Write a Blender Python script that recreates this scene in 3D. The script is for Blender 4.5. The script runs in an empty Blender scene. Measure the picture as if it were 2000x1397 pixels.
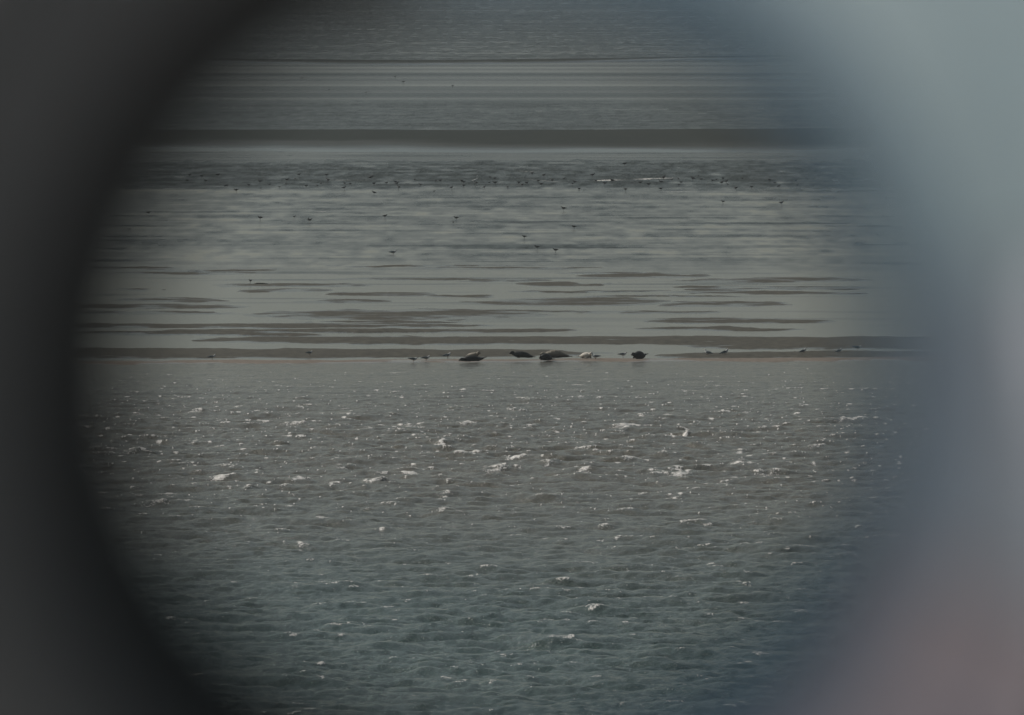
import bpy, bmesh, math, random
import numpy as np
from mathutils import Vector, Matrix, Euler

random.seed(4)
scene = bpy.context.scene
COL = scene.collection

# ------------------------------------------------------------------ camera, sky, sun, exposure
CAM_H = 24.0            # eye height above the tide, metres
F = 25000.0             # focal length in photo pixels (photo is 2000 wide)
HORIZON = -250.0        # photo row of the horizon
CY = 698.5
PITCH = math.atan((CY - HORIZON) / F)
SUN_AZ = math.radians(-55)      # left of the view direction
SUN_EL = math.radians(35)

cam_data = bpy.data.cameras.new('camera')
cam = bpy.data.objects.new('camera', cam_data)
COL.objects.link(cam)
cam.location = (0, 0, CAM_H)
cam.rotation_euler = (math.pi / 2 - PITCH, 0, 0)
cam_data.sensor_width = 36
cam_data.lens = 36 * F / 2000
cam_data.clip_start = 0.01
cam_data.clip_end = 60000
cam_data.dof.use_dof = True
cam_data.dof.focus_distance = 640
cam_data.dof.aperture_fstop = 122
scene.camera = cam

world = bpy.data.worlds.new('World')
scene.world = world
world.use_nodes = True
wn = world.node_tree
sky = wn.nodes.new('ShaderNodeTexSky')
sky.sky_type = 'NISHITA'
sky.sun_disc = False
sky.sun_elevation = SUN_EL
sky.sun_rotation = SUN_AZ
sky.air_density = 1.0
sky.dust_density = 2.2
sky.ozone_density = 1.0
bg = wn.nodes['Background']
bg.inputs['Strength'].default_value = 0.060
hsv = wn.nodes.new('ShaderNodeHueSaturation')
hsv.inputs['Saturation'].default_value = 0.45      # thin high cloud greys the sky
wn.links.new(sky.outputs[0], hsv.inputs['Color'])
tint = wn.nodes.new('ShaderNodeMix'); tint.data_type = 'RGBA'; tint.blend_type = 'MULTIPLY'
tint.inputs[0].default_value = 1.0; tint.inputs[7].default_value = (0.93, 1.0, 0.96, 1)
wn.links.new(hsv.outputs[0], tint.inputs[6])
wn.links.new(tint.outputs[2], bg.inputs['Color'])

sun_data = bpy.data.lights.new('sun', 'SUN')
sun_data.energy = 3.9
sun_data.angle = math.radians(0.5)
sun_data.color = (1.0, 0.93, 0.84)
sun = bpy.data.objects.new('sun', sun_data)
COL.objects.link(sun)
sd = Vector((math.sin(SUN_AZ) * math.cos(SUN_EL), math.cos(SUN_AZ) * math.cos(SUN_EL), math.sin(SUN_EL)))
sun.rotation_euler = (-sd).to_track_quat('-Z', 'Y').to_euler()
sun.location = (0, 0, 60)

scene.view_settings.view_transform = 'Standard'
scene.view_settings.look = 'None'
scene.view_settings.exposure = -0.13
scene.view_settings.gamma = 1.0
scene.cycles.use_denoising = True
scene.cycles.max_bounces = 5
scene.cycles.volume_bounces = 0

# ------------------------------------------------------------------ helpers
def dist(py):
    """ground distance of a photo row"""
    return CAM_H / np.tan(PITCH + np.arctan((np.asarray(py, float) - CY) / F))

def ground(px, py):
    d = float(dist(py))
    return Vector(((px - 1000.0) / F * math.hypot(d, CAM_H), d, 0.0))

def tag(o, label=None, cat=None, group=None, kind=None):
    if label: o['label'] = label
    if cat: o['category'] = cat
    if group: o['group'] = group
    if kind: o['kind'] = kind
    return o

def link(name, me, mat=None, parent=None):
    o = bpy.data.objects.new(name, me)
    if mat: me.materials.append(mat)
    COL.objects.link(o)
    if parent: o.parent = parent
    return o

def empty(name, loc=(0, 0, 0), rz=0.0):
    o = bpy.data.objects.new(name, None)
    o.empty_display_size = 0.2
    o.location = loc
    o.rotation_euler = (0, 0, rz)
    COL.objects.link(o)
    return o

def copy_tree(o, parent=None):
    c = o.copy()
    COL.objects.link(c)
    if parent: c.parent = parent
    for ch in o.children:
        copy_tree(ch, c)
    return c

def smooth(me, flag=True):
    me.polygons.foreach_set('use_smooth', [flag] * len(me.polygons))
    return me

def grid_mesh(name, X, Y, Z, attrs=None):
    """grid mesh out of 2D arrays"""
    n, m = X.shape
    me = bpy.data.meshes.new(name)
    co = np.empty((n * m, 3), np.float32)
    co[:, 0] = X.ravel(); co[:, 1] = Y.ravel(); co[:, 2] = Z.ravel()
    idx = np.arange(n * m).reshape(n, m)
    q = np.stack([idx[:-1, :-1], idx[:-1, 1:], idx[1:, 1:], idx[1:, :-1]], -1).reshape(-1, 4)
    nq = len(q)
    me.vertices.add(n * m); me.vertices.foreach_set('co', co.ravel())
    me.loops.add(nq * 4); me.loops.foreach_set('vertex_index', q.ravel().astype(np.int32))
    me.polygons.add(nq)
    me.polygons.foreach_set('loop_start', np.arange(0, nq * 4, 4, dtype=np.int32))
    me.polygons.foreach_set('use_smooth', np.ones(nq, bool))
    me.update(calc_edges=True)
    for k, v in (attrs or {}).items():
        a = me.attributes.new(k, 'FLOAT', 'POINT')
        a.data.foreach_set('value', v.ravel().astype(np.float32))
    return me

# ---- materials
def nodes(name):
    m = bpy.data.materials.new(name)
    m.use_nodes = True
    nt = m.node_tree
    b = nt.nodes['Principled BSDF']
    return m, nt, b

def N(nt, t, **kw):
    n = nt.nodes.new(t)
    for k, v in kw.items():
        if k in n.inputs: n.inputs[k].default_value = v
        else: setattr(n, k, v)
    return n

def pos_map(nt, scale):
    g = N(nt, 'ShaderNodeNewGeometry')
    mp = N(nt, 'ShaderNodeMapping')
    mp.inputs['Scale'].default_value = scale
    nt.links.new(g.outputs['Position'], mp.inputs['Vector'])
    return mp.outputs[0]

def noise(nt, vec, scale, detail=3, rough=0.55):
    n = N(nt, 'ShaderNodeTexNoise')
    n.inputs['Scale'].default_value = scale
    n.inputs['Detail'].default_value = detail
    n.inputs['Roughness'].default_value = rough
    if vec: nt.links.new(vec, n.inputs['Vector'])
    return n.outputs['Fac']

def ramp(nt, fac, stops):
    r = N(nt, 'ShaderNodeValToRGB')
    e = r.color_ramp.elements
    while len(e) < len(stops): e.new(0.5)
    for i, (p, c) in enumerate(stops):
        e[i].position = p
        e[i].color = (*c, 1) if len(c) == 3 else c
    nt.links.new(fac, r.inputs['Fac'])
    return r.outputs['Color']

def math_node(nt, op, a, b=None, clamp=False):
    n = N(nt, 'ShaderNodeMath', operation=op, use_clamp=clamp)
    for i, v in enumerate((a, b)):
        if v is None: continue
        if isinstance(v, (int, float)): n.inputs[i].default_value = v
        else: nt.links.new(v, n.inputs[i])
    return n.outputs[0]

def simple_mat(name, c1, c2=None, rough=0.6, scale=8, metallic=0.0, bump=0.0, coat=0.0):
    m, nt, b = nodes(name)
    tc = N(nt, 'ShaderNodeTexCoord')
    f = noise(nt, tc.outputs['Object'], scale, 4)
    nt.links.new(ramp(nt, f, [(0.35, c1), (0.65, c2 or c1)]), b.inputs['Base Color'])
    b.inputs['Roughness'].default_value = rough
    b.inputs['Metallic'].default_value = metallic
    b.inputs['Coat Weight'].default_value = coat
    if bump:
        bp = N(nt, 'ShaderNodeBump')
        bp.inputs['Strength'].default_value = 0.5
        bp.inputs['Distance'].default_value = bump
        nt.links.new(f, bp.inputs['Height'])
        nt.links.new(bp.outputs[0], b.inputs['Normal'])
    return m

# ------------------------------------------------------------------ wave tiles (numpy FFT)
def wave_tile(n, L, lpeak, wind, seed, spread=3.0, lmin=0.25, lmax=30.0, chop=True):
    rng = np.random.default_rng(seed)
    k1 = np.fft.fftfreq(n, d=L / n) * 2 * math.pi
    KX, KY = np.meshgrid(k1, k1)
    K = np.hypot(KX, KY); K[0, 0] = 1e-6
    kp = 2 * math.pi / lpeak
    S = np.exp(-1.1 * (kp / K) ** 2) / K ** 4.0
    cosw = (KX * math.cos(wind) + KY * math.sin(wind)) / K
    D = np.clip((1 + cosw) / 2, 0, 1) ** spread
    S = S * D * np.exp(-(K * lmin / 6.28) ** 2 * 0.5)
    S[K < 2 * math.pi / lmax] = 0
    A = np.sqrt(S) * (rng.standard_normal((n, n)) + 1j * rng.standard_normal((n, n)))
    h = np.fft.ifft2(A)
    dx = np.fft.ifft2(-1j * KX / K * A).real
    dy = np.fft.ifft2(-1j * KY / K * A).real
    h = h.real
    s = h.std()
    return h / s, dx / s, dy / s

def sample(t, L, x, y):
    n = t.shape[0]
    u = (x / L * n) % n; v = (y / L * n) % n
    i = np.floor(u).astype(int); j = np.floor(v).astype(int)
    fu = u - i; fv = v - j
    i %= n; j %= n
    i1 = (i + 1) % n; j1 = (j + 1) % n
    return (t[j, i] * (1 - fu) + t[j, i1] * fu) * (1 - fv) + (t[j1, i] * (1 - fu) + t[j1, i1] * fu) * fv

def vnoise(x, y, seed=0, octaves=4):
    """smooth noise out of a periodic FFT tile: roughly unit variance at feature size 1"""
    rng = np.random.default_rng(seed)
    out = 0; amp = 1; tot = 0
    for o in range(octaves):
        t = rng.standard_normal((256, 256))
        u = x * 2 ** o; v = y * 2 ** o
        iu = np.floor(u).astype(int); iv = np.floor(v).astype(int)
        fu = u - iu; fv = v - iv
        fu = fu * fu * (3 - 2 * fu); fv = fv * fv * (3 - 2 * fv)
        a = t[iv % 256, iu % 256]; b = t[iv % 256, (iu + 1) % 256]
        c = t[(iv + 1) % 256, iu % 256]; d = t[(iv + 1) % 256, (iu + 1) % 256]
        out = out + amp * ((a * (1 - fu) + b * fu) * (1 - fv) + (c * (1 - fu) + d * fu) * fv)
        tot += amp * amp; amp *= 0.5
    return out / math.sqrt(tot)

def sstep(a, b, x):
    t = np.clip((x - a) / (b - a), 0, 1)
    return t * t * (3 - 2 * t)

# ------------------------------------------------------------------ sea
def tcols(dense, n, wide, k):
    d = np.linspace(-dense, dense, n)
    s = dense + (wide - dense) * (np.linspace(0, 1, k + 1)[1:] ** 2.5)
    return np.concatenate([-s[::-1], d, s])

# whitecaps seen in the photo: column, row, width in photo pixels, foam strength
CAPS = [(435,936,42,1.0),(585,936,22,.95),(655,945,28,.8),(730,940,32,.75),(800,926,26,.95),(822,915,22,.7),(795,829,38,1.),
        (915,828,36,.95),(505,818,14,.7),(580,828,54,.6),(860,865,20,.95),(925,885,30,.95),(1010,892,38,1.),(665,909,30,.6),
        (968,918,44,.8),(905,760,13,.9),(996,799,16,.8),(1037,831,16,.9),(1070,908,20,.6),(380,803,26,.8),(392,863,56,.5),
        (1220,834,42,1.),(1128,876,22,1.),(1230,899,30,.8),(1133,924,32,1.),(1319,915,26,1.),(1327,926,48,.95),
        (1443,883,14,1.),(1443,909,32,.9),(1415,940,12,.9),(1665,819,62,.9),(1595,873,22,.7),(1340,849,20,.8),(1253,811,12,.9),
        (1170,776,14,.8),(1133,775,16,.7),(1555,807,14,.7),(1500,925,50,.5),(583,1067,14,.9),(625,1300,22,.75),
        (875,1325,30,.6),(238,885,70,.5),(312,983,60,.5),(925,1130,20,.5),(745,1034,10,.8),(1180,1026,12,.9),(500,919,8,.7),
        (670,827,10,.6),(548,851,18,.5),(1315,853,34,.5),(1205,1052,8,.8),(1460,1140,20,.4),(1320,970,16,.7),(870,967,10,.8),
        (960,1335,12,.6),(1590,905,12,.5),(1210,840,20,.6),(760,808,14,.4),(470,955,30,.4),(560,950,26,.4),(1280,925,22,.6)]

def build_sea():
    t = tcols(0.047, 1150, 1.6, 26)
    r_near = np.concatenate([np.linspace(34, 330, 40), np.arange(332, 350, 0.8)])
    r_mid = np.arange(350, 632, 0.21)
    # beyond the shoreline: rows at a fixed step of the picture's height
    py = np.linspace(706, -100, 1000)
    r_far = dist(py); r_far = r_far[r_far > 632.3]
    r_hor = np.geomspace(r_far[-1] * 1.1, 30000, 14)
    r = np.concatenate([r_near, r_mid, r_far, r_hor])
    Y, T = np.meshgrid(r, t, indexing='ij')
    X = Y * T
    inside = np.abs(T) < 0.0475
    h1, dx1, dy1 = wave_tile(768, 92.0, 5.2, math.radians(-108), 11, spread=4.0, lmin=0.35)
    h2, dx2, dy2 = wave_tile(512, 27.0, 1.1, math.radians(-70), 23, spread=1.6, lmin=0.2)
    a_big = 0.070 * (0.10 + 0.90 * sstep(628, 520, Y)) * sstep(655, 626, Y)
    a_sm = 0.017 * (0.30 + 0.70 * sstep(628, 560, Y)) * sstep(640, 628, Y)
    # wind patches (gusts) raise and lower the small chop
    gust = 1 + 0.22 * vnoise(X / 9, Y / 45, 5, 3)
    a_big = a_big * (1 + 0.15 * vnoise(X / 14, Y / 60, 6, 2)); a_sm = a_sm * gust
    Z = a_big * sample(h1, 92.0, X, Y) + a_sm * sample(h2, 27.0, X + 7, Y - 3)
    XX = X + 0.6 * (a_big * sample(dx1, 92.0, X, Y) + a_sm * sample(dx2, 27.0, X + 7, Y - 3))
    YY = Y + 0.6 * (a_big * sample(dy1, 92.0, X, Y) + a_sm * sample(dy2, 27.0, X + 7, Y - 3))
    foam_glint = np.zeros_like(Z)
    # crests that break: add a peaked ridge and a patch of foam on it
    rng = np.random.default_rng(8)
    FL = []
    for (px, py_, w, s) in CAPS:
        g = ground(px, py_ + 3)
        ppm = (py_ - HORIZON) / CAM_H
        hw = w / ppm * 0.5
        m0 = max(0, np.searchsorted(r, g.y - 5)); m1 = np.searchsorted(r, g.y + 5)
        sl = slice(m0, m1)
        dx = X[sl] - g.x
        tilt = rng.uniform(0.2, 1.6)
        dy = Y[sl] - g.y - tilt * dx - 0.18 * vnoise(dx * 2.2, dy0 := Y[sl] * 0.05, int(px), 2)
        hgt = (0.11 if py_ < 1000 else 0.07) * min(1, w / 34 + 0.35) * (0.6 + 0.4 * s)
        edge = np.exp(-(np.abs(dx - 0.4 * hw) / (hw * 2.1)) ** 2.0)
        front = np.where(dy < 0, np.exp(-(dy / 0.36) ** 2), np.exp(-(dy / 1.5) ** 2))
        bump = hgt * edge * front * (1 + 0.25 * vnoise(X[sl] * 4, Y[sl] * 1.5, 3, 2))
        Z[sl] += bump
        spl = np.exp(-(np.abs(dx) / hw) ** 2) * np.exp(-((dy + 0.12 + 0.15 * vnoise(dx * 3, dy * 0.5, int(px) + 9, 3)) / 0.36) ** 2)
        foam_glint[sl] = np.maximum(foam_glint[sl], 0.92 * s * spl)
        if py_ > 1000: s *= 0.55
        for q in range(int(w / 9)):       # thin trailing lines of foam
            u = rng.normal(0.1, 0.9) * hw
            FL.append((g.x + u, g.y + tilt * u + rng.normal(0, 0.5), rng.uniform(0.12, 0.30), rng.uniform(0.10, 0.18), rng.uniform(0.5, 0.85) * s))
        for q in range(int(6 + w * 0.5)):
            u = rng.normal(0, 0.75) * hw
            FL.append((g.x + u, g.y + tilt * u + rng.normal(0, 0.25), rng.uniform(0.03, 0.11), rng.uniform(0.12, 0.35), rng.uniform(0.6, 1.2) * (0.5 + 0.5 * s)))
    # tiny crest foam where the surface is most pinched
    z1 = sample(h1, 92.0, X, Y); z2 = sample(h2, 27.0, X + 7, Y - 3)
    nn = vnoise(X * 1.6, Y * 0.8, 31, 3)
    sc_ = sstep(3.3, 4.3, z1 * 0.9 + z2 * 1.1 + 0.9 * nn) * sstep(632, 605, Y)
    foam_glint = np.maximum(foam_glint, 0.5 * sc_)
    # hundreds of white flecks, painted sun glints and bits of foam, each on the highest point near it
    nr, nc = Z.shape
    c_in = np.where(inside[0])[0]
    for _ in range(3400):
        py_ = 716 + rng.gamma(2.4, 62)
        if py_ > 1390: continue
        g = ground(rng.uniform(150, 1850), py_)
        big = rng.random() < 0.10 and py_ < 960
        if py_ > 1010 and rng.random() < 0.5: continue
        FL.append((g.x, g.y, rng.uniform(0.02, 0.05) * (1 + 1.6 * big), rng.uniform(0.12, 0.3), (rng.uniform(0.45, 0.95) + 0.4 * big) * (1 if py_ < 1010 else 0.8)))
    for n_, (fx, fy, sx, sy, st_) in enumerate(FL):
        i0 = np.searchsorted(r, fy); j0 = c_in[0] + np.searchsorted(t[c_in], fx / fy)
        rad = 7 if st_ < 2 else 3
        ia, ib, ja, jb = max(i0 - rad, 1), i0 + rad, max(j0 - rad, 1), j0 + rad
        w_ = Z[ia:ib, ja:jb]
        if w_.size == 0: continue
        k = int(np.argmax(w_)); i1 = ia + k // w_.shape[1]; j1 = ja + k % w_.shape[1]
        sl = (slice(max(i1 - 6, 0), i1 + 7), slice(max(j1 - 14, 0), j1 + 15))
        gx = np.exp(-((XX[sl] - XX[i1, j1]) / sx) ** 2 - ((YY[sl] - YY[i1, j1]) / sy) ** 2)
        foam_glint[sl] = np.maximum(foam_glint[sl], st_ * gx)
    # the tidal flats: long low ripples, patches of calm and of ruffled water
    out = ~inside
    Z[out] *= 0.5
    # thin lines of broken water on the flats
    PXX = 1000 + T * F; PYY = (np.arctan(CAM_H / Y) - PITCH) * F + CY
    for (xa, ya, xb, yb, hw_, st_) in [(1150,353.5,1340,347,1.0,.62),(995,361.5,1020,361,1.2,.8),(1280,375,1450,374,.8,.45),(1000,334,1060,336,.9,.4),(640,352,800,352,.8,.45),
                                       (1140,675,1172,679,.9,.7),(1225,657,1330,659.5,.8,.5),(1455,672.5,1750,676,.8,.4),(1295,572,1310,573,1.2,.7),(895,549,915,550,.9,.5),
                                       (1040,330,1130,331,.8,.35),(1020,350,1110,357,.8,.4),(400,383,480,382,.8,.35),(600,414,720,411,.8,.35)]:
        yy = ya + (yb - ya) * (PXX - xa) / (xb - xa)
        m_ = np.exp(-((PYY - yy) / hw_) ** 2) * sstep(xa - 8, xa + 25, PXX) * sstep(xb + 8, xb - 25, PXX)
        foam_glint = np.maximum(foam_glint, st_ * m_ * (0.8 + 0.3 * vnoise(X / 1.5, Y / 5, 81, 2)))
    # how ruffled the water is
    D = Y
    ruff = np.zeros_like(Z)
    pyr = (np.arctan(CAM_H / Y) - PITCH) * F + CY
    n1 = vnoise(X / 26 + 3, Y / 9, 41, 4); n2 = vnoise(X / 60, Y / 22, 42, 4)
    n3 = vnoise(X / 9, Y / 4, 43, 4)
    n4 = vnoise(X / 0.9, Y / 6, 47, 3)
    r_flat = 0.10 + 0.10 * sstep(0.2, 1.3, n1) * sstep(560, 520, pyr)
    r_mid2 = 0.42 + 0.14 * n1 + 0.11 * n3 + 0.16 * n4
    r_surf = 1.05 + 0.14 * n3 + 0.24 * n4
    r_top = 0.92 + 0.06 * n3 + 0.10 * n4 + 0.08 * n2
    w_mid = sstep(560, 480, pyr); w_surf = sstep(374, 360, pyr) * sstep(306, 326, pyr)
    ruff = r_flat * (1 - w_mid) + r_mid2 * w_mid
    ruff = ruff * (1 - w_surf) + r_surf * w_surf
    calm = sstep(306, 300, pyr) * sstep(250, 262, pyr)
    ruff = np.where(pyr < 266, r_top, ruff)
    # the streaked band under the far line of mud
    st = sstep(208, 190, pyr) * sstep(120, 124, pyr)
    streak = 0.5 + 0.5 * np.clip(vnoise(X / 260, Y / 26, 44, 3), -1.4, 1.4)
    fine_ = vnoise(X / 420, Y / 11, 48, 2)
    ruff = ruff * (1 - st) + st * np.clip(0.55 + 0.16 * streak + 0.13 * fine_, 0.3, 1.2)
    ruff = np.where(pyr < 118, 0.86 + 0.08 * n3 + 0.16 * n4 + 0.1 * n2, ruff)
    ruff = np.where((pyr > 296) & (pyr < 330), np.maximum(ruff, 0.62 + 0.12 * n3), ruff)
    # long streaks of ruffled water between the bars
    n5 = vnoise(X / 13 + 2, Y / 3.6, 49, 3); n6 = vnoise(X / 5, Y / 5.5, 50, 3)
    zone = sstep(672, 560, pyr) * sstep(372, 430, pyr)
    ruff = ruff + zone * (0.42 * sstep(0.35, 1.5, n5) + 0.10 * n6 * sstep(560, 470, pyr))
    ruff = np.where(Y < 629, 0.0, np.maximum(ruff, 0.03))
    ruff = np.clip(ruff, 0, 1.3)
    me = grid_mesh('sea', XX, YY, Z, {'foam_glint': foam_glint, 'ruff': ruff})
    m, nt, b = nodes('silty sea water')
    at = N(nt, 'ShaderNodeAttribute', attribute_name='foam_glint')
    ar = N(nt, 'ShaderNodeAttribute', attribute_name='ruff')
    b.inputs['IOR'].default_value = 1.333
    # ripples too small for the mesh
    p = pos_map(nt, (1, 0.6, 1))
    n_a = noise(nt, p, 5.5, 6, 0.72)
    n_b = noise(nt, pos_map(nt, (1, 0.7, 1)), 0.9, 3, 0.5)
    n_c = noise(nt, pos_map(nt, (1.3, 0.22, 1)), 1.0, 4, 0.6)
    hsum = math_node(nt, 'ADD', n_a, math_node(nt, 'MULTIPLY', n_b, 0.8))
    hsum = math_node(nt, 'ADD', hsum, math_node(nt, 'MULTIPLY', math_node(nt, 'MULTIPLY', n_c, 5.0), ar.outputs['Fac']))
    bp = N(nt, 'ShaderNodeBump')
    near = math_node(nt, 'SUBTRACT', 1.0, ar.outputs['Fac'], True)
    isn = math_node(nt, 'LESS_THAN', ar.outputs['Fac'], 0.0001)
    dsc = math_node(nt, 'ADD', math_node(nt, 'MULTIPLY', isn, 0.08), math_node(nt, 'MULTIPLY', ar.outputs['Fac'], 0.11))
    nt.links.new(hsum, bp.inputs['Height'])
    nt.links.new(dsc, bp.inputs['Distance'])
    bp.inputs['Strength'].default_value = 1.0
    nt.links.new(bp.outputs[0], b.inputs['Normal'])
    b.inputs['Roughness'].default_value = 0.12
    rr = math_node(nt, 'ADD', 0.10, math_node(nt, 'MULTIPLY', ar.outputs['Fac'], 0.25))
    nt.links.new(math_node(nt, 'SUBTRACT', 0.5, math_node(nt, 'MULTIPLY', ar.outputs['Fac'], 0.34)), b.inputs['Specular IOR Level'])
    nt.links.new(rr, b.inputs['Roughness'])
    # foam and painted glints: white where the attribute, broken up by noise, is high
    fn = noise(nt, pos_map(nt, (1, 0.5, 1.0)), 12.0, 5, 0.8)
    f1 = math_node(nt, 'SUBTRACT', math_node(nt, 'ADD', at.outputs['Fac'], math_node(nt, 'MULTIPLY', fn, 2.6)), 1.60)
    f2 = math_node(nt, 'MULTIPLY', f1, 2.6, True)
    silt = ramp(nt, noise(nt, pos_map(nt, (0.04, 0.012, 1)), 1.0, 3), [(0.3, (0.080, 0.076, 0.058)), (0.7, (0.104, 0.094, 0.072))])
    gy = N(nt, 'ShaderNodeNewGeometry'); sy = N(nt, 'ShaderNodeSeparateXYZ'); nt.links.new(gy.outputs['Position'], sy.inputs[0])
    mr = N(nt, 'ShaderNodeMapRange'); mr.inputs['From Min'].default_value = 430; mr.inputs['From Max'].default_value = 530
    nt.links.new(math_node(nt, 'ADD', sy.outputs['Y'], math_node(nt, 'MULTIPLY', noise(nt, pos_map(nt, (0.05, 0.02, 1)), 1.0, 3), 60)), mr.inputs['Value'])
    deep = N(nt, 'ShaderNodeMix', data_type='RGBA')
    nt.links.new(mr.outputs[0], deep.inputs[0]); deep.inputs[6].default_value = (0.026, 0.054, 0.050, 1); nt.links.new(silt, deep.inputs[7])
    far = N(nt, 'ShaderNodeMix', data_type='RGBA')
    nt.links.new(math_node(nt, 'MULTIPLY', ar.outputs['Fac'], 1.2, True), far.inputs[0]); nt.links.new(deep.outputs[2], far.inputs[6]); far.inputs[7].default_value = (0.018, 0.026, 0.025, 1)
    silt = far.outputs[2]
    mix = N(nt, 'ShaderNodeMix', data_type='RGBA')
    nt.links.new(f2, mix.inputs[0]); nt.links.new(silt, mix.inputs[6]); mix.inputs[7].default_value = (0.93, 0.89, 0.85, 1)
    nt.links.new(mix.outputs[2], b.inputs['Base Color'])
    o = link('sea', me, m)
    tag(o, 'grey choppy sea with breaking white crests and calm shallows behind', kind='structure')
    return o

sea = build_sea()

# ------------------------------------------------------------------ sand bars of the tidal flat
# (x0, x1, top row, bottom row) of bars in the photo
BARS = [(-400,1172,681,699.5),(360,2300,657.5,672),(1330,2000,659,683),(1274,2500,688,700),
        (-400,960,632.5,640.5),(300,1150,644,649),(250,640,652,656.5),(530,1085,604.5,626),
        (-300,512,594,602),(275,470,580,589),(-300,345,610,614),(575,748,586,592),(678,855,571.5,578),(836,985,576.5,580.5),
        (446,716,554,559.5),(500,680,565,570),(893,1042,545,551),(1150,1386,534.5,541.5),(1040,1166,551,560),
        (1335,1680,544,552),(1305,1455,558.5,564),(1300,1655,569.5,576),(935,1305,582,597.5),(1295,1545,591,600),
        (1185,1430,611,614.5),(1225,1610,623,633),(1250,1560,640,646),(925,1040,588,592),(200,330,563,567),(640,900,628,631)]

_rb = random.Random(12)
for _ in range(18):
    y_ = _rb.uniform(515, 652); w_ = _rb.uniform(60, 220); c_ = _rb.uniform(60, 1900); h_ = _rb.uniform(0.5, 1.3)
    BARS.append((c_ - w_, c_ + w_, y_ - h_, y_ + h_))

def edge_film(nt, b, rough, spec):
    # a film of water lies on the low margins of the bars
    ae = N(nt, 'ShaderNodeAttribute', attribute_name='edge')
    nt.links.new(math_node(nt, 'SUBTRACT', rough, math_node(nt, 'MULTIPLY', ae.outputs['Fac'], rough - 0.2)), b.inputs['Roughness'])
    nt.links.new(math_node(nt, 'ADD', spec, math_node(nt, 'MULTIPLY', ae.outputs['Fac'], 0.5 - spec)), b.inputs['Specular IOR Level'])

def build_sand():
    t = tcols(0.047, 1000, 0.9, 20)
    py = np.concatenate([np.linspace(716, 520, 560), np.linspace(519.5, 100, 60)])
    r = dist(py)
    Y, T = np.meshgrid(r, t, indexing='ij')
    X = Y * T
    PY = np.repeat(py[:, None], len(t), 1)
    PX = 1000 + T * F
    wx = PX + 45 * vnoise(X / 3.2, Y / 9, 51, 4)
    wy = PY + 1.1 * vnoise(X / 3.2, Y / 8, 52, 4) + 0.35 * vnoise(X / 0.6, Y / 2.5, 57, 3) + 0.9 * vnoise(X / 9, Y / 30, 53, 2)
    Z = np.full_like(X, -1.0)
    for (x0, x1, y0, y1) in BARS:
        cx, hw = (x0 + x1) / 2, (x1 - x0) / 2 + 12
        cy, hh = (y0 + y1) / 2, (y1 - y0) / 2 + 0.6
        ex = np.clip(1 - (np.abs(wx - cx) / hw) ** (2.2 if hw < 350 else 5), -3, 1)
        f = ex - (np.abs(wy - cy) / hh) ** 1.7
        Z = np.maximum(Z, f)
    # wet strip the seals lie on
    strip_c = np.interp(PX, [-1000, 300, 600, 900, 1300, 1500, 1800, 3000], [709, 708, 706, 704.5, 703.5, 703, 702, 700])
    f = 0.75 - (np.abs(PY - strip_c + 1.1 * vnoise(X / 3.5, Y / 8, 54, 4)) / 3.6) ** 2
    strip = np.clip(f, -1, 1)
    other = vnoise(X / 35, Y / 22, 55, 4) - 0.9
    Z = np.where(np.abs(T) > 0.047, np.maximum(Z, np.where(PY > 520, other, -1)), Z)
    Zs = np.where(Z > 0, (0.045 + 0.055 * sstep(610, 680, PY)) * np.clip(Z, 0, 1) ** 0.7, 0.10 * Z)
    Zb = np.where(strip > 0, 0.07 * strip, 0.10 * strip)
    ZZ = np.maximum(Zs, Zb)
    ZZ = ZZ + np.where(ZZ > 0.004, 0.005 * vnoise(X * 0.9, Y * 0.35, 56, 3), 0)
    wet = sstep(-0.02, 0.05, Zb - Zs) 
    me = grid_mesh('sand_flat', X, Y, ZZ, {'wet': wet, 'edge': sstep(0.036 + 0.022 * sstep(650, 600, PY), 0.0, ZZ + 0.028 * vnoise(X / 2.5, Y / 2.5, 58, 4))})
    m, nt, b = nodes('wet sand')
    aw = N(nt, 'ShaderNodeAttribute', attribute_name='wet')
    f = noise(nt, pos_map(nt, (1, 0.25, 1)), 2.2, 5, 0.7)
    dry = ramp(nt, f, [(0.3, (0.028, 0.026, 0.019)), (0.7, (0.068, 0.063, 0.048))])
    wetc = ramp(nt, f, [(0.3, (0.13, 0.105, 0.085)), (0.7, (0.18, 0.15, 0.125))])
    mix = N(nt, 'ShaderNodeMix', data_type='RGBA')
    nt.links.new(aw.outputs['Fac'], mix.inputs[0]); nt.links.new(dry, mix.inputs[6]); nt.links.new(wetc, mix.inputs[7])
    nt.links.new(mix.outputs[2], b.inputs['Base Color'])
    edge_film(nt, b, 0.75, 0.15)
    bp = N(nt, 'ShaderNodeBump'); bp.inputs['Distance'].default_value = 0.05; bp.inputs['Strength'].default_value = 0.7
    nt.links.new(f, bp.inputs['Height']); nt.links.new(bp.outputs[0], b.inputs['Normal'])
    o = link('sand_flat', me, m)
    tag(o, 'brown sand bars lying bare between sheets of calm water', kind='structure')

build_sand()

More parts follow.
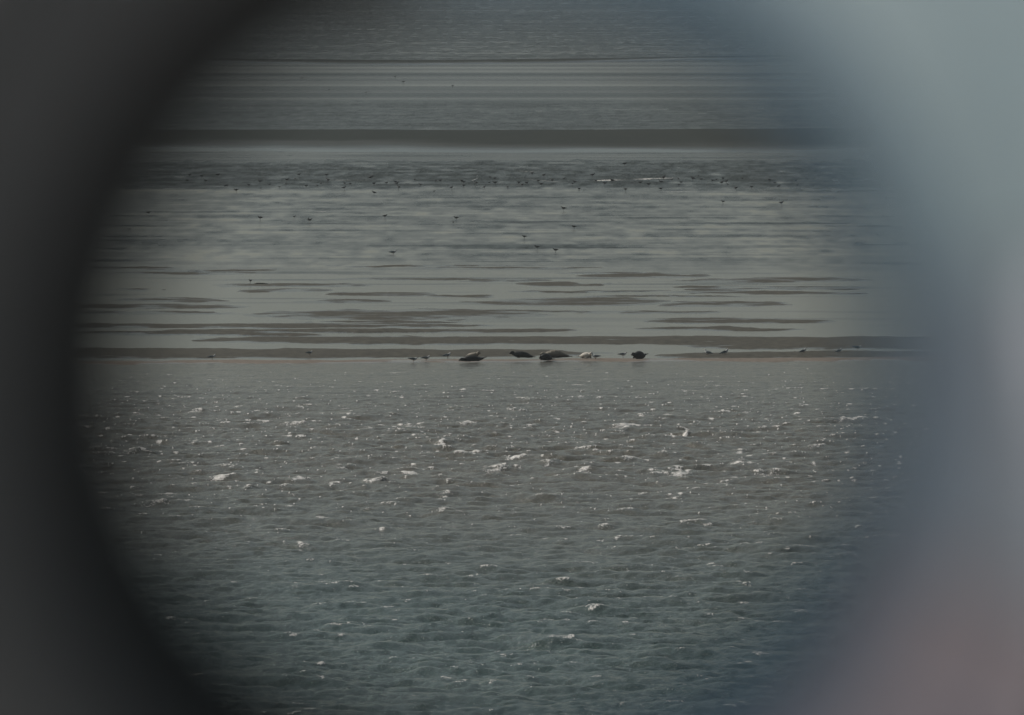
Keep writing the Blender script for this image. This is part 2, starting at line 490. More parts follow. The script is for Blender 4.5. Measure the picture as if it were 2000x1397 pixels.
def build_bank(name, top, bot, xs, height, label, seed, mat):
    """a long low bank of dark mud across the flats; top and bot are rows at the columns xs"""
    t = tcols(0.047, 420, 0.9, 20)
    v = np.linspace(-0.15, 1.15, 60)
    V, T = np.meshgrid(v, t, indexing='ij')
    PX = 1000 + T * F
    tp = np.interp(PX, xs, top); bt = np.interp(PX, xs, bot)
    PY = bt + (tp - bt) * V
    Y = dist(PY)
    X = Y * T
    wob = 0.03 * vnoise(X / 30, Y / 60, seed, 4)
    s = np.clip((V + wob) * (1 - V - wob) * 4, -0.6, 1)
    Z = np.where(s > 0, height * np.clip(s, 0, 1) ** 0.45, 0.4 * s) + np.where(s > 0.1, 0.02 * vnoise(X / 3, Y / 12, seed + 1, 3), 0)
    me = grid_mesh(name, X, Y, Z, {'edge': sstep(0.5, 0.3, V) * sstep(0.9, 0.0, s + 0.15 * vnoise(X / 20, Y / 30, seed + 3, 4))})
    o = link(name, me, mat)
    tag(o, label, kind='structure')

mud_m, nt, b = nodes('dark mud')
f = noise(nt, pos_map(nt, (0.02, 0.012, 1)), 1.0, 4)
nt.links.new(ramp(nt, f, [(0.3, (0.016, 0.022, 0.020)), (0.7, (0.024, 0.029, 0.026))]), b.inputs['Base Color'])
edge_film(nt, b, 0.9, 0.05)
build_bank('mud_bank', [257, 256, 255, 251, 247], [291, 294, 299, 296, 292], [-800, 300, 1000, 1600, 2800], 0.35,
           'broad dark smooth bank of mud across the flats', 61, mud_m)
build_bank('mud_bank', [116, 117, 120, 118, 111, 108], [121, 122, 127, 123, 115, 111], [-800, 400, 800, 1100, 1500, 2800], 0.3,
           'thin dark far line of mud near the top of the view', 64, mud_m)

# ------------------------------------------------------------------ body builder
def blob_mesh(name, tubes, voxel, sub=10, smooth_it=4):
    """one continuous surface grown from tapering tubes: each tube is a list of (x, y, z, ry, rz)"""
    bm = bmesh.new()
    for pts in tubes:
        P = [Vector(p[:3]) for p in pts]
        rings = []
        for i, p in enumerate(pts):
            d = (P[min(i + 1, len(P) - 1)] - P[max(i - 1, 0)])
            d.normalize()
            side = d.cross(Vector((0, 0, 1)))
            if side.length < 0.2: side = Vector((0, 1, 0)).cross(d) * -1
            side.normalize()
            up = side.cross(d).normalized()
            ring = []
            for k in range(sub):
                a = 2 * math.pi * k / sub
                ring.append(bm.verts.new(P[i] + side * math.cos(a) * p[3] + up * math.sin(a) * p[4]))
            rings.append(ring)
        for a, b_ in zip(rings, rings[1:]):
            for k in range(sub):
                bm.faces.new((a[k], a[(k + 1) % sub], b_[(k + 1) % sub], b_[k]))
        bm.faces.new(rings[0][::-1]); bm.faces.new(rings[-1])
    bmesh.ops.recalc_face_normals(bm, faces=bm.faces)
    me = bpy.data.meshes.new(name + '_raw')
    bm.to_mesh(me); bm.free()
    o = bpy.data.objects.new(name + '_raw', me)
    COL.objects.link(o)
    md = o.modifiers.new('r', 'REMESH'); md.mode = 'VOXEL'; md.voxel_size = voxel; md.use_smooth_shade = True
    sm = o.modifiers.new('s', 'SMOOTH'); sm.iterations = smooth_it; sm.factor = 0.5
    dg = bpy.context.evaluated_depsgraph_get()
    dg.update()
    out = bpy.data.meshes.new_from_object(o.evaluated_get(dg))
    out.name = name
    bpy.data.objects.remove(o)
    smooth(out)
    return out

def ball(name, c, r, mat, parent, seg=10):
    bm = bmesh.new()
    bmesh.ops.create_uvsphere(bm, u_segments=seg, v_segments=seg // 2 + 2, radius=1)
    for v in bm.verts: v.co = Vector((v.co.x * r[0], v.co.y * r[1], v.co.z * r[2])) + Vector(c)
    me = bpy.data.meshes.new(name); bm.to_mesh(me); bm.free(); smooth(me)
    return link(name, me, mat, parent)

# ------------------------------------------------------------------ seals
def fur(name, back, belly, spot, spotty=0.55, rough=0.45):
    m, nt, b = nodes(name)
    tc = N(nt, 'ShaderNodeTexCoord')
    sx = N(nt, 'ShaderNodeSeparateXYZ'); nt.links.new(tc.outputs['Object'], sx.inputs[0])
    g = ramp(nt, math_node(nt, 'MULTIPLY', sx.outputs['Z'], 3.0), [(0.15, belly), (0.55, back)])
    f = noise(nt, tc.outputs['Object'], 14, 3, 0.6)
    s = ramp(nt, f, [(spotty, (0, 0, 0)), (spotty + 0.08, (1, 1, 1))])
    mix = N(nt, 'ShaderNodeMix', data_type='RGBA')
    nt.links.new(s, mix.inputs[0]); nt.links.new(g, mix.inputs[6]); mix.inputs[7].default_value = (*spot, 1)
    nt.links.new(mix.outputs[2], b.inputs['Base Color'])
    b.inputs['Roughness'].default_value = rough
    b.inputs['Specular IOR Level'].default_value = 0.3
    return m

M_dark = fur('wet dark seal fur', (0.008, 0.010, 0.012), (0.011, 0.013, 0.015), (0.005, 0.006, 0.008), rough=0.6)
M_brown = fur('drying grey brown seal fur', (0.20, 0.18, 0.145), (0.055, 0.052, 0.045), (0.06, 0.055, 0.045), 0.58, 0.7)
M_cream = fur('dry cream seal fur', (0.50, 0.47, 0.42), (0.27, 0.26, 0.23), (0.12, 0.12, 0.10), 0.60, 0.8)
M_black = simple_mat('black eye', (0.006, 0.006, 0.006), rough=0.15)
M_nose = simple_mat('seal nose', (0.012, 0.011, 0.011), rough=0.35)

def seal(label, px, py, length, yaw, head_up, tail_up, fat, mat, head_yaw=0.0, z=0.05, zs=1.25):
    """head towards local -x; yaw turns the whole seal; length in metres"""
    root = empty('seal', ground(px, py) + Vector((0, 0, z)), yaw)
    root.scale = (1.05, 1.05, zs)
    tag(root, label, 'seal', 'seals hauled out along the water edge')
    L = length; w = fat
    hx = -0.5 * L
    hy = math.sin(head_yaw) * 0.10 * L
    spine = [(hx - 0.005 * L, hy, 0.085 + head_up, 0.022, 0.020),
             (hx + 0.018 * L, hy, 0.090 + head_up, 0.040, 0.034),
             (hx + 0.050 * L, hy * 0.95, 0.105 + head_up, 0.062, 0.056),
             (hx + 0.085 * L, hy * 0.85, 0.120 + head_up, 0.078, 0.074),
             (hx + 0.125 * L, hy * 0.7, 0.118 + head_up * 0.9, 0.080, 0.074),
             (hx + 0.180 * L, hy * 0.45, 0.112 + head_up * 0.62, 0.088 * w, 0.082),
             (hx + 0.260 * L, hy * 0.2, 0.125 + head_up * 0.30, 0.145 * w, 0.116),
             (hx + 0.360 * L, 0, 0.140 + head_up * 0.08, 0.185 * w, 0.140 * w),
             (hx + 0.480 * L, 0, 0.145, 0.200 * w, 0.150 * w),
             (hx + 0.600 * L, 0, 0.130 + tail_up * 0.02, 0.178 * w, 0.132 * w),
             (hx + 0.720 * L, 0, 0.098 + tail_up * 0.12, 0.130 * w, 0.096),
             (hx + 0.820 * L, 0, 0.068 + tail_up * 0.45, 0.080, 0.060),
             (hx + 0.880 * L, 0, 0.056 + tail_up * 0.75, 0.050, 0.038),
             (hx + 0.915 * L, 0, 0.052 + tail_up * 0.9, 0.040, 0.030)]
    tubes = [spine]
    for s in (-1, 1):
        tubes.append([(hx + 0.890 * L, s * 0.012, 0.052 + tail_up * 0.85, 0.030, 0.026),
                      (hx + 0.940 * L, s * 0.040, 0.052 + tail_up * 1.0, 0.045, 0.020),
                      (hx + 0.985 * L, s * 0.068, 0.050 + tail_up * 1.12, 0.056, 0.015),
                      (hx + 1.010 * L, s * 0.078, 0.050 + tail_up * 1.18, 0.040, 0.012)])
        tubes.append([(hx + 0.29 * L, s * 0.10 * w, 0.075, 0.045, 0.040),
                      (hx + 0.32 * L, s * 0.165 * w, 0.045, 0.046, 0.026),
                      (hx + 0.375 * L, s * 0.205 * w, 0.026, 0.046, 0.016),
                      (hx + 0.420 * L, s * 0.222 * w, 0.020, 0.028, 0.012)])
    body = link('body', blob_mesh('seal_body', tubes, 0.013, 14, 5), mat, root)
    for s in (-1, 1):
        ball('eye', (hx + 0.062 * L, hy + s * 0.050, 0.128 + head_up), (0.012, 0.010, 0.012), M_black, root)
    ball('nose', (hx - 0.010 * L, hy, 0.098 + head_up), (0.013, 0.018, 0.011), M_nose, root)
    return root

PI = math.pi
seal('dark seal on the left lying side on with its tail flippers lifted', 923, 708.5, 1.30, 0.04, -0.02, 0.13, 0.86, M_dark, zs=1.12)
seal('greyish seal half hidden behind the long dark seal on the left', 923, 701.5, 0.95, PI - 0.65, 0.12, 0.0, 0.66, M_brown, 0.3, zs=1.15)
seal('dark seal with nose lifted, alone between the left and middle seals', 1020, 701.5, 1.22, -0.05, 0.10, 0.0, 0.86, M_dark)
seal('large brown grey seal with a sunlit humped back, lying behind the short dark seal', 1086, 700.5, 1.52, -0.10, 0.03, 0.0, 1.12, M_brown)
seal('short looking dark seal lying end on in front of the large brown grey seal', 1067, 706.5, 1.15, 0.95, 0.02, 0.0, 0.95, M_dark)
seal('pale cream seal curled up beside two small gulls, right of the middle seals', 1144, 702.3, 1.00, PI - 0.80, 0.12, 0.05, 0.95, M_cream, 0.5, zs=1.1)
seal('dark seal lying end on with its flippers raised, rightmost of the seals', 1249, 703.0, 1.20, 0.95, 0.08, 0.12, 1.12, M_dark, 0.4)

# ------------------------------------------------------------------ birds
def bird_kind(kind):
    """prototype bird facing +x, feet at z=0; returns a root with parts"""
    root = empty('gull' if kind == 'gull' else 'wader')
    if kind == 'gull':
        body = [(-0.215, 0, 0.128, 0.012, 0.006), (-0.15, 0, 0.130, 0.026, 0.016), (-0.08, 0, 0.130, 0.044, 0.040),
                (-0.01, 0, 0.128, 0.056, 0.056), (0.05, 0, 0.136, 0.052, 0.056), (0.09, 0, 0.160, 0.036, 0.042),
                (0.112, 0, 0.188, 0.027, 0.029), (0.130, 0, 0.206, 0.026, 0.026), (0.150, 0, 0.205, 0.017, 0.017)]
        bm_ = M_gull; wm = M_gullwing; lm = M_leg; bk = M_bill
        beak = [(0.150, 0, 0.203, 0.008, 0.008), (0.178, 0, 0.200, 0.005, 0.006), (0.192, 0, 0.195, 0.002, 0.003)]
        wing = [(0.060, 0.040, 0.158, 0.008, 0.020), (0.0, 0.054, 0.152, 0.010, 0.040), (-0.09, 0.046, 0.146, 0.010, 0.034),
                (-0.18, 0.024, 0.142, 0.007, 0.018), (-0.245, 0.008, 0.140, 0.004, 0.006)]
        legs = (0.00, 0.025, 0.085, 0.007)
        vox = 0.0055
    else:
        body = [(-0.15, 0, 0.190, 0.010, 0.006), (-0.10, 0, 0.190, 0.028, 0.024), (-0.04, 0, 0.188, 0.046, 0.048),
                (0.02, 0, 0.190, 0.050, 0.054), (0.065, 0, 0.205, 0.038, 0.042), (0.095, 0, 0.235, 0.022, 0.024),
                (0.112, 0, 0.258, 0.023, 0.023), (0.132, 0, 0.256, 0.012, 0.012)]
        bm_ = M_wader; wm = M_waderwing; lm = M_legdark; bk = M_legdark
        beak = [(0.132, 0, 0.255, 0.006, 0.006), (0.175, 0, 0.243, 0.004, 0.004), (0.205, 0, 0.232, 0.002, 0.002)]
        wing = [(0.055, 0.034, 0.212, 0.008, 0.018), (0.0, 0.047, 0.206, 0.010, 0.036), (-0.07, 0.040, 0.200, 0.009, 0.028),
                (-0.14, 0.016, 0.196, 0.005, 0.010), (-0.17, 0.008, 0.194, 0.003, 0.004)]
        legs = (0.00, 0.022, 0.150, 0.006)
        vox = 0.0055
    link('body', blob_mesh('bird_body', [body], vox, 12, 3), bm_, root)
    link('beak', tube_mesh(beak), bk, root)
    for s in (-1, 1):
        link('wing', tube_mesh([(a, s * b_, c, d, e) for a, b_, c, d, e in wing], 10), wm, root)
        x, y, h, r = legs
        link('leg', tube_mesh([(x, s * y, h, r, r), (x - 0.008, s * y, h * 0.5, r * 0.8, r * 0.8), (x, s * y, 0.006, r * 0.8, r * 0.8),
                               (x + 0.012, s * y, -0.004, 0.014, 0.004), (x + 0.034, s * y, -0.006, 0.018, 0.003)], 8), lm, root)
    return root

def tube_mesh(pts, sub=8):
    bm = bmesh.new()
    P = [Vector(p[:3]) for p in pts]
    rings = []
    for i, p in enumerate(pts):
        d = (P[min(i + 1, len(P) - 1)] - P[max(i - 1, 0)]).normalized()
        side = Vector((0, 1, 0)) if abs(d.z) > 0.8 else d.cross(Vector((0, 0, 1))).normalized()
        up = side.cross(d).normalized()
        rings.append([bm.verts.new(P[i] + side * math.cos(2 * PI * k / sub) * p[3] + up * math.sin(2 * PI * k / sub) * p[4]) for k in range(sub)])
    for a, b_ in zip(rings, rings[1:]):
        for k in range(sub): bm.faces.new((a[k], a[(k + 1) % sub], b_[(k + 1) % sub], b_[k]))
    bm.faces.new(rings[0][::-1]); bm.faces.new(rings[-1])
    bmesh.ops.recalc_face_normals(bm, faces=bm.faces)
    me = bpy.data.meshes.new('tube'); bm.to_mesh(me); bm.free()
    return smooth(me)

M_gull = simple_mat('white gull plumage', (0.42, 0.43, 0.43), (0.58, 0.58, 0.57), 0.8, 30)
M_gullwing = simple_mat('grey gull wing', (0.075, 0.095, 0.11), (0.13, 0.16, 0.18), 0.8, 40)
M_leg = simple_mat('reddish leg', (0.16, 0.06, 0.04), rough=0.6)
M_bill = simple_mat('yellowish bill', (0.30, 0.20, 0.06), rough=0.5)
M_wader = simple_mat('dark wader plumage', (0.022, 0.026, 0.027), (0.05, 0.055, 0.055), 0.85, 25)
M_waderwing = simple_mat('dark wader wing', (0.014, 0.018, 0.020), (0.03, 0.034, 0.036), 0.85, 35)
M_legdark = simple_mat('dark leg', (0.03, 0.028, 0.025), rough=0.7)

gull0 = bird_kind('gull'); wader0 = bird_kind('wader')
used = set()
def bird(kind, px, py, yaw, label, group, scale=1.0, z=0.03, pitch=0.0):
    src = gull0 if kind == 'gull' else wader0
    o = src if kind not in used else copy_tree(src)
    used.add(kind)
    g = ground(px, py)
    o.location = (g.x, g.y, z)
    o.rotation_euler = (0, pitch, yaw)
    o.scale = (scale * (1.25 if kind == 'gull' else 1.1),) * 3
    tag(o, label, kind if kind == 'gull' else 'wader', group)
    return o

G1 = 'gulls standing along the water edge by the seals'
bird('gull', 415, 704.5, 0.2, 'gull on its own at the far left end of the near sand edge', G1, 1.0, 0.02, -0.1)
bird('gull', 605, 698, 0.6, 'small gull on the near sand bar, second bird from the left end', G1, 0.85, 0.09)
bird('gull', 807, 708, 0.1, 'hunched gull facing right, left one of the pair well left of the seals', G1, 1.0, 0.0, 0.12)
bird('gull', 833, 705.5, 0.15, 'gull facing right, right one of the pair well left of the seals', G1, 1.0, 0.0, -0.05)
bird('gull', 875, 701.5, 0.5, 'upright gull with dark breast just left of the leftmost dark seal', G1, 1.05, 0.02, -0.15)
bird('gull', 1163, 703.5, 2.9, 'gull crouching against the right side of the pale cream seal', G1, 1.0, 0.02, 0.05)
bird('gull', 1217, 699.5, 0.1, 'gull alone between the pale cream seal and the rightmost dark seal', G1, 0.95, 0.03)
bird('gull', 1381, 697, 2.6, 'upright gull preening, first gull right of all the seals', G1, 1.05, 0.05, -0.2)
bird('gull', 1418, 696, 0.1, 'gull leaning forward facing right, second gull right of all the seals', G1, 1.05, 0.05, -0.3)
bird('gull', 1571, 693, 0.2, 'pale gull on the right part of the near sand bar', G1, 0.9, 0.06, -0.3)
bird('gull', 1641, 692, 0.2, 'faint gull low on the sand bar near the right rim of the eyepiece', G1, 0.8, 0.06, -0.3)
bird('gull', 1674, 685, 0.2, 'rightmost gull, standing in the shallow water behind the near sand bar', G1, 1.0, 0.0, 0.1)
bird('gull', 768, 498, 0.2, 'pale gull standing in the open shallows far above the pair of gulls', 'birds on the shallows', 1.05, 0.0)

G2 = 'birds on the shallows'
W = [(489,555,2.2,'round dark wader at the edge of a thin sand bar on the left',1.0),
     (508,432,2.9,'dark wader with lifted tail in the left mid shallows',1.2),
     (605,436,0.2,'dark wader with a bird just behind it in the left mid shallows',1.1),
     (602,431,1.4,'small dark bird right behind the dark wader of the left mid shallows',0.7),
     (575,427,0.2,'faint small wader between two darker ones in the left mid shallows',0.7),
     (752,428,0.5,'dark round wader standing alone in the mid shallows left of centre',1.1),
     (891,432,3.0,'dark wader near the centre with a pale legged bird just below it',1.15),
     (885,439,1.5,'thin legged pale bird just below the dark wader near the centre',0.8),
     (1101,414,3.1,'dark wader right of centre, largest of the mid shallows',1.3),
     (1024,468,3.0,'low dark wader in the shallows above the second seal',1.0),
     (1121,449,3.0,'dark wader right of centre, below and right of the largest one',1.1),
     (1049,489,3.0,'left one of two low dark waders in the shallows above the middle seals',1.1),
     (1085,495,3.0,'right one of two low dark waders in the shallows above the middle seals',1.1),
     (1412,399,2.6,'left one of two lone waders in the right shallows',1.0),
     (1526,402,0.4,'right one of two lone waders in the right shallows',1.1),
     (290,421,0.1,'faint wader in the left shallows beside the dark rim of the eyepiece',1.0),
     (253,452,0.1,'faintest wader, lowest beside the dark left rim of the eyepiece',0.8)]
for px, py, yaw, lab, s in W:
    bird('wader', px, py, yaw, lab, G2, s, 0.0)
T_ = [(590,156,0.3,'leftmost of the row of tiny dark birds on the pale streaked far water',1.0),
      (772,154,1.0,'tiny dark bird, upper one of a close pair on the pale streaked far water',1.2),
      (788,164,0.2,'tiny dark bird, lower one of a close pair on the pale streaked far water',1.2),
      (884,172,0.6,'tiny dark bird furthest right on the pale streaked far water',1.1),
      (715,185,1.2,'tiny dark bird lowest on the far water, below the pale streaks',1.2),
      (643,178,0.6,'tiny faint bird between two others on the far water left of centre',0.8),
      (513,178,0.6,'faintest tiny bird on the far water near the dark left rim',0.7)]
for px, py, yaw, lab, s in T_:
    bird('wader', px, py, yaw, lab, 'tiny birds on the far water', s, 0.0)
BAND = [(370,346),(425,347),(485,366),(527,364),(462,377),(673,372),(672,362),(684,361),(730,381),(725,352),(730,362),(755,361),
        (883,371),(947,369),(930,362),(968,363),(991,368),(1040,343),(1158,348),(1164,356),(1118,363),(1103,352),(1052,358),
        (1324,351),(1326,363),(1352,354),(1297,351),(1370,354),(1391,356),(1220,326),(1449,352),(560,356),(598,366),(640,356),
        (860,358),(905,366),(1012,360),(1078,356),(1130,372),(1195,358),(1250,362),(820,364),(1290,372),(1420,362)]
_r2 = random.Random(21)
BAND += [(_r2.uniform(360, 1560), _r2.triangular(340, 378, 360)) for _ in range(52)]
rb = random.Random(5)
for i, (px, py) in enumerate(BAND):
    bird('wader', px, py, rb.choice([0.2, 2.9, 0.6, 2.5]) + rb.uniform(-.2, .2),
         'small dark wader among the many feeding in the dark rippled band of water', 'waders feeding in the dark rippled band', rb.uniform(0.65, 1.3), rb.choice([0.0, -0.03, -0.07]), rb.uniform(-.3, .3))
# the pale long-necked bird in the band
def egret(px, py):
    root = empty('egret', ground(px, py))
    tag(root, 'pale egret with its long neck bent, standing among the dark waders of the rippled band', 'egret')
    body = [(-0.26, 0, 0.40, 0.012, 0.010), (-0.16, 0, 0.43, 0.05, 0.045), (0, 0, 0.47, 0.08, 0.075), (0.12, 0, 0.52, 0.055, 0.055),
            (0.17, 0, 0.60, 0.026, 0.026), (0.13, 0, 0.70, 0.022, 0.022), (0.15, 0, 0.80, 0.022, 0.022), (0.21, 0, 0.84, 0.032, 0.030), (0.26, 0, 0.83, 0.014, 0.014)]
    link('body', blob_mesh('egret_body', [body], 0.010, 12, 3), M_gull, root)
    link('beak', tube_mesh([(0.25, 0, 0.83, 0.010, 0.010), (0.36, 0, 0.80, 0.003, 0.003)]), M_legdark, root)
    for s in (-1, 1):
        link('leg', tube_mesh([(0.0, s * 0.035, 0.43, 0.010, 0.010), (-0.03, s * 0.035, 0.22, 0.008, 0.008), (0.0, s * 0.035, -0.02, 0.010, 0.010)]), M_legdark, root)
egret(928, 364)

# driftwood beside the round wader
drift = link('driftwood', tube_mesh([(-0.34, 0, 0.03, 0.02, 0.015), (-0.2, 0.02, 0.05, 0.05, 0.035), (0.05, -0.03, 0.045, 0.06, 0.04), (0.25, 0.02, 0.04, 0.04, 0.03), (0.45, 0.05, 0.03, 0.015, 0.012)], 10),
             simple_mat('sodden wood', (0.03, 0.027, 0.02), (0.05, 0.045, 0.032), 0.8, 12, bump=0.01))
drift.location = ground(508, 556) + Vector((0, 0, 0.02))
tag(drift, 'low sodden piece of driftwood beside the round dark wader on the left', 'driftwood')

# ------------------------------------------------------------------ the scope the picture is taken through
CAMM = Matrix.Translation((0, 0, CAM_H)) @ Euler((PI / 2 - PITCH, 0, 0)).to_matrix().to_4x4()
SC = 1.0 / F
def scope_point(ax, ay, d):
    """d metres along the line of sight, ax/ay metres right and up of it"""
    return CAMM @ Vector((ax, ay, -d))

OX, OY = (990 - 1000) * SC * 0.30, -34 * SC * 0.30      # the eyepiece axis, at the eye lens

def ring_mesh(name, loops, n=160, a0=0.0, a1=2 * PI, closed=True, thick=None):
    """loops: functions angle -> (rx, ry, d) ; swept round the eyepiece axis"""
    bm = bmesh.new()
    rows = []
    for L in loops:
        row = []
        for k in range(n if closed else n + 1):
            a = a0 + (a1 - a0) * k / n
            rx, ry, d = L(a)
            row.append(bm.verts.new(scope_point(OX + rx * math.cos(a), OY + ry * math.sin(a), d)))
        rows.append(row)
    m = n if closed else n
    for r0, r1 in zip(rows, rows[1:]):
        for k in range(m):
            k1 = (k + 1) % len(r0)
            bm.faces.new((r0[k], r0[k1], r1[k1], r1[k]))
    bmesh.ops.recalc_face_normals(bm, faces=bm.faces)
    me = bpy.data.meshes.new(name); bm.to_mesh(me); bm.free()
    return smooth(me)

mm = 0.001
def C_(rx, ry, d): return lambda a: (rx * mm, ry * mm, d)

M_rubber = simple_mat('black rubber', (0.098, 0.095, 0.100), (0.108, 0.105, 0.110), 0.75, 200)
M_black_in = simple_mat('blackened inner wall', (0.008, 0.008, 0.009), rough=0.6)
M_navy = simple_mat('blue grey enamel', (0.23, 0.34, 0.46), (0.24, 0.35, 0.47), 0.5, 60)
M_rim_lit = simple_mat('pale rim with painted light', (0.78, 0.91, 0.99), (0.82, 0.93, 0.99), 0.45, 60)  # pale tone paints the bright light at the rim's upper right
M_rim_dim = simple_mat('slate rim with painted dimmer light', (0.66, 0.70, 0.80), (0.68, 0.72, 0.82), 0.45, 60)  # same rim, dimmer light painted as slate
M_rim_bounce = simple_mat('pink rim with painted bounce light', (0.84, 0.68, 0.72), (0.88, 0.72, 0.76), 0.5, 60)  # same rim, reddish bounced light painted as pink
M_body = simple_mat('dark green scope paint', (0.03, 0.045, 0.035), (0.035, 0.05, 0.04), 0.45, 60)

scope = empty('spotting_scope', scope_point(0, 0, 0.5))
scope_parts = []
def sp(name, me, mat, solid=0.0):
    o = link(name, me, mat)
    if solid:
        s = o.modifiers.new('solid', 'SOLIDIFY'); s.thickness = solid; s.offset = 0
    o.parent = scope
    o.matrix_parent_inverse = Matrix.Translation(scope.location).inverted()
    scope_parts.append(o)
    return o
tag(scope, 'blurred black and pale blue rimmed eyepiece of a spotting scope framing the view', 'spotting scope')

AX, AY = 8.66, 8.85      # eye opening, mm (755 and 850 photo pixels at 0.30 m)
# inner field stop and the black throat beyond it
sp('field_stop', ring_mesh('field_stop', [C_(AX + 6, AY + 6, 0.304), C_(AX + 0.1, AY + 0.1, 0.303), C_(AX, AY, 0.3035), C_(AX + 0.4, AY + 0.4, 0.3045), C_(AX + 6, AY + 6, 0.3052)]), M_black_in)
# black rubber eyecup: a rim all round, standing out as a wing on the left
sp('eyecup', ring_mesh('eyecup', [C_(11.1, 12.0, 0.3028), C_(11.15, 12.1, 0.3005), C_(11.8, 12.7, 0.2985), C_(13.2, 14.2, 0.2975), C_(16, 17, 0.2985), C_(18, 19, 0.302), C_(18.4, 19.4, 0.31), C_(17.6, 18.6, 0.325), C_(15, 15.5, 0.326)],
   160, PI * 0.56, PI * 1.42, False), M_rubber)
# right half: blue grey enamelled bezel, then a flared rim in sectors coloured to paint the light on it
sp('bezel', ring_mesh('bezel', [C_(8.90, 9.3, 0.3028), C_(8.95, 9.35, 0.3000), C_(9.4, 10.1, 0.2988), C_(10.3, 11.5, 0.2992), C_(11.0, 12.3, 0.303)],
   160, -PI * 0.58, PI * 0.56, False), M_navy)
def rise(a):
    # how far the flared edge stands out towards the eye: fully at the top right to catch light, little at the bottom
    return 0.30 + 0.70 * float(sstep(math.radians(-25), math.radians(20), np.float64(a)))
def W_(rx, ry, d):
    # rounder near the eye, squarer towards the outer edge
    e = 2 / (2.0 + 4.5 * min(1, max(0, (rx - 10.3) / 1.7)))
    def sq(a):
        c, s_ = abs(math.cos(a)) + 1e-9, abs(math.sin(a)) + 1e-9
        k = 1 / (c ** (2 / e) + s_ ** (2 / e)) ** (e / 2)
        return k if a > -0.4 else 1 + (k - 1) * max(0, 1 + (a + 0.4) * 2)
    return lambda a: (rx * mm * sq(a), ry * mm * sq(a), 0.2995 - (0.2995 - d) * rise(a) if d < 0.2995 else d)
WING = [W_(10.15, 11.35, 0.2995), W_(10.3, 11.5, 0.2982), W_(10.8, 12.0, 0.2975), W_(11.3, 12.5, 0.2955), W_(11.8, 13.0, 0.292), W_(12.2, 13.4, 0.287),
        W_(12.5, 13.7, 0.281), W_(12.8, 13.9, 0.272), W_(13.4, 14.5, 0.271), W_(13.6, 14.7, 0.285), W_(13.4, 14.5, 0.303)]
sp('eye_shield', ring_mesh('eye_shield', WING, 160, PI * 0.06, PI * 0.50, False), M_rim_lit)
sp('rim_mid', ring_mesh('rim_mid', WING, 80, -PI * 0.12, PI * 0.058, False), M_rim_dim)  # invented middle sector of the flared rim, coloured for its light
sp('clamp', ring_mesh('clamp', WING, 160, -PI * 0.58, -PI * 0.123, False), M_rim_bounce)  # invented lower sector of the flared rim, pink for bounced light
# barrel, body and hood: hollow tubes that widen away from the eye
def tube_part(name, prof, mat):
    sp(name, ring_mesh(name, [C_(r, r, d) for r, d in prof], 96), mat)
tube_part('eyepiece_barrel', [(15.0, .3053), (19.6, .3055), (19.6, .345), (19, .372), (17.5, .372), (17.5, .306)], M_body)
tube_part('body_tube', [(19.2, .3722), (30, .376), (35, .40), (36, .47), (36, .62), (34, .62), (34, .47), (33, .405), (28.5, .38), (18, .3735)], M_body)
tube_part('objective_hood', [(36.3, .60), (43, .63), (44, .72), (42.5, .722), (41.5, .635), (36.5, .615)], M_rubber)
def cyl(name, p0, p1, r0, r1, mat, n=20):
    p0, p1 = Vector(p0), Vector(p1)
    d = (p1 - p0).normalized()
    s = d.orthogonal().normalized(); u = d.cross(s)
    bm = bmesh.new(); rows = []
    for p, r in ((p0, r0), (p0.lerp(p1, .02), r0 * 1.03), (p0.lerp(p1, .98), r1 * 1.03), (p1, r1)):
        rows.append([bm.verts.new(p + (s * math.cos(2 * PI * k / n) + u * math.sin(2 * PI * k / n)) * r) for k in range(n)])
    for a, b_ in zip(rows, rows[1:]):
        for k in range(n): bm.faces.new((a[k], a[(k + 1) % n], b_[(k + 1) % n], b_[k]))
    bm.faces.new(rows[0][::-1]); bm.faces.new(rows[-1])
    bmesh.ops.recalc_face_normals(bm, faces=bm.faces)
    me = bpy.data.meshes.new(name); bm.to_mesh(me); bm.free()
    return smooth(me, False)
c0 = scope_point(0, -0.036, 0.52)
sp('focus_knob', cyl('k', scope_point(0, 0.036, 0.45), scope_point(0, 0.056, 0.45), .014, .012, M_rubber), M_rubber)
sp('mount_foot', cyl('k', c0, c0 + Vector((0, 0, -0.09)), .022, .026, M_body), M_body)
DECK = CAM_H - 1.62
for k in range(3):
    a = PI / 2 + k * 2 * PI / 3
    sp('leg', cyl('leg', c0 + Vector((0.02 * math.cos(a), 0.02 * math.sin(a), -0.09)),
                  (c0.x + 0.5 * math.cos(a), c0.y + 0.5 * math.sin(a), DECK), .014, .010, M_body), M_body)

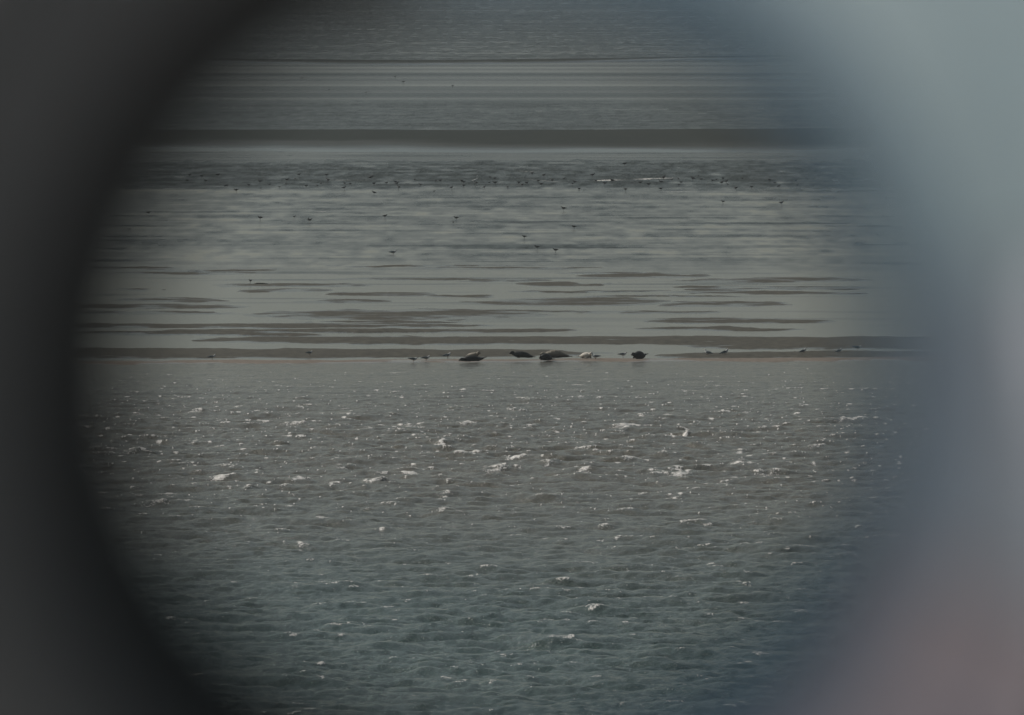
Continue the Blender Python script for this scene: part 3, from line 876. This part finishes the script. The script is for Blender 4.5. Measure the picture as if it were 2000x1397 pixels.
# ------------------------------------------------------------------ the dune and the boardwalk the scope stands on
def build_dune():
    x = np.linspace(-260, 260, 131); y = np.concatenate([np.linspace(-400, -10, 40), np.linspace(-8, 70, 60)])
    Y, X = np.meshgrid(y, x, indexing='ij')
    Z = (DECK - 0.35) * sstep(62, 8, Y) - 1.0 * sstep(30, 70, Y) + 0.5 * vnoise(X / 20, Y / 20, 71, 4) * sstep(3, 14, np.abs(Y - 1) + np.abs(X) * 0.5)
    o = link('dune', grid_mesh('dune', X, Y, Z), simple_mat('dune sand and grass', (0.10, 0.11, 0.05), (0.24, 0.20, 0.13), 0.9, 0.6))
    tag(o, 'grassy sand dune below the viewpoint', kind='structure')
    bm = bmesh.new()
    for i in range(44):
        y0 = -3.6 + i * 0.145
        ret = bmesh.ops.create_cube(bm, size=1.0)
        for v in ret['verts']:
            v.co = Vector((v.co.x * 6.0, y0 + v.co.y * 0.137, DECK - 0.021 + v.co.z * 0.038))
    for xx in (-2.7, 0, 2.7):
        ret = bmesh.ops.create_cube(bm, size=1.0)
        for v in ret['verts']:
            v.co = Vector((xx + v.co.x * 0.1, -0.5 + v.co.y * 6.6, DECK - 0.19 + v.co.z * 0.3))
    me = bpy.data.meshes.new('path'); bm.to_mesh(me); bm.free()
    o = link('path', me, simple_mat('whitened bounce boards', (0.72, 0.75, 0.76), (0.80, 0.82, 0.83), 0.8, 2))  # boards whitened to bounce light up onto the eyepiece rim
    tag(o, 'boardwalk under the viewpoint, whitened to bounce light', kind='structure')
build_dune()

# ------------------------------------------------------------------ thin sea haze
bm = bmesh.new()
bmesh.ops.create_cube(bm, size=1.0)
for v in bm.verts:
    v.co = Vector((v.co.x * 110000, 15300 + v.co.y * 31600, 15.0 + v.co.z * 34.0))
me = bpy.data.meshes.new('haze'); bm.to_mesh(me); bm.free()
hm = bpy.data.materials.new('haze'); hm.use_nodes = True
nt = hm.node_tree
for n_ in list(nt.nodes):
    if n_.type != 'OUTPUT_MATERIAL': nt.nodes.remove(n_)
pv = nt.nodes.new('ShaderNodeVolumePrincipled')
pv.inputs['Color'].default_value = (0.80, 0.86, 0.90, 1)
pv.inputs['Density'].default_value = 0.00007
pv.inputs['Anisotropy'].default_value = 0.0
nt.links.new(pv.outputs[0], [n_ for n_ in nt.nodes if n_.type == 'OUTPUT_MATERIAL'][0].inputs['Volume'])
hz = link('haze', me, hm)
tag(hz, 'thin pale sea haze over the water', kind='stuff')
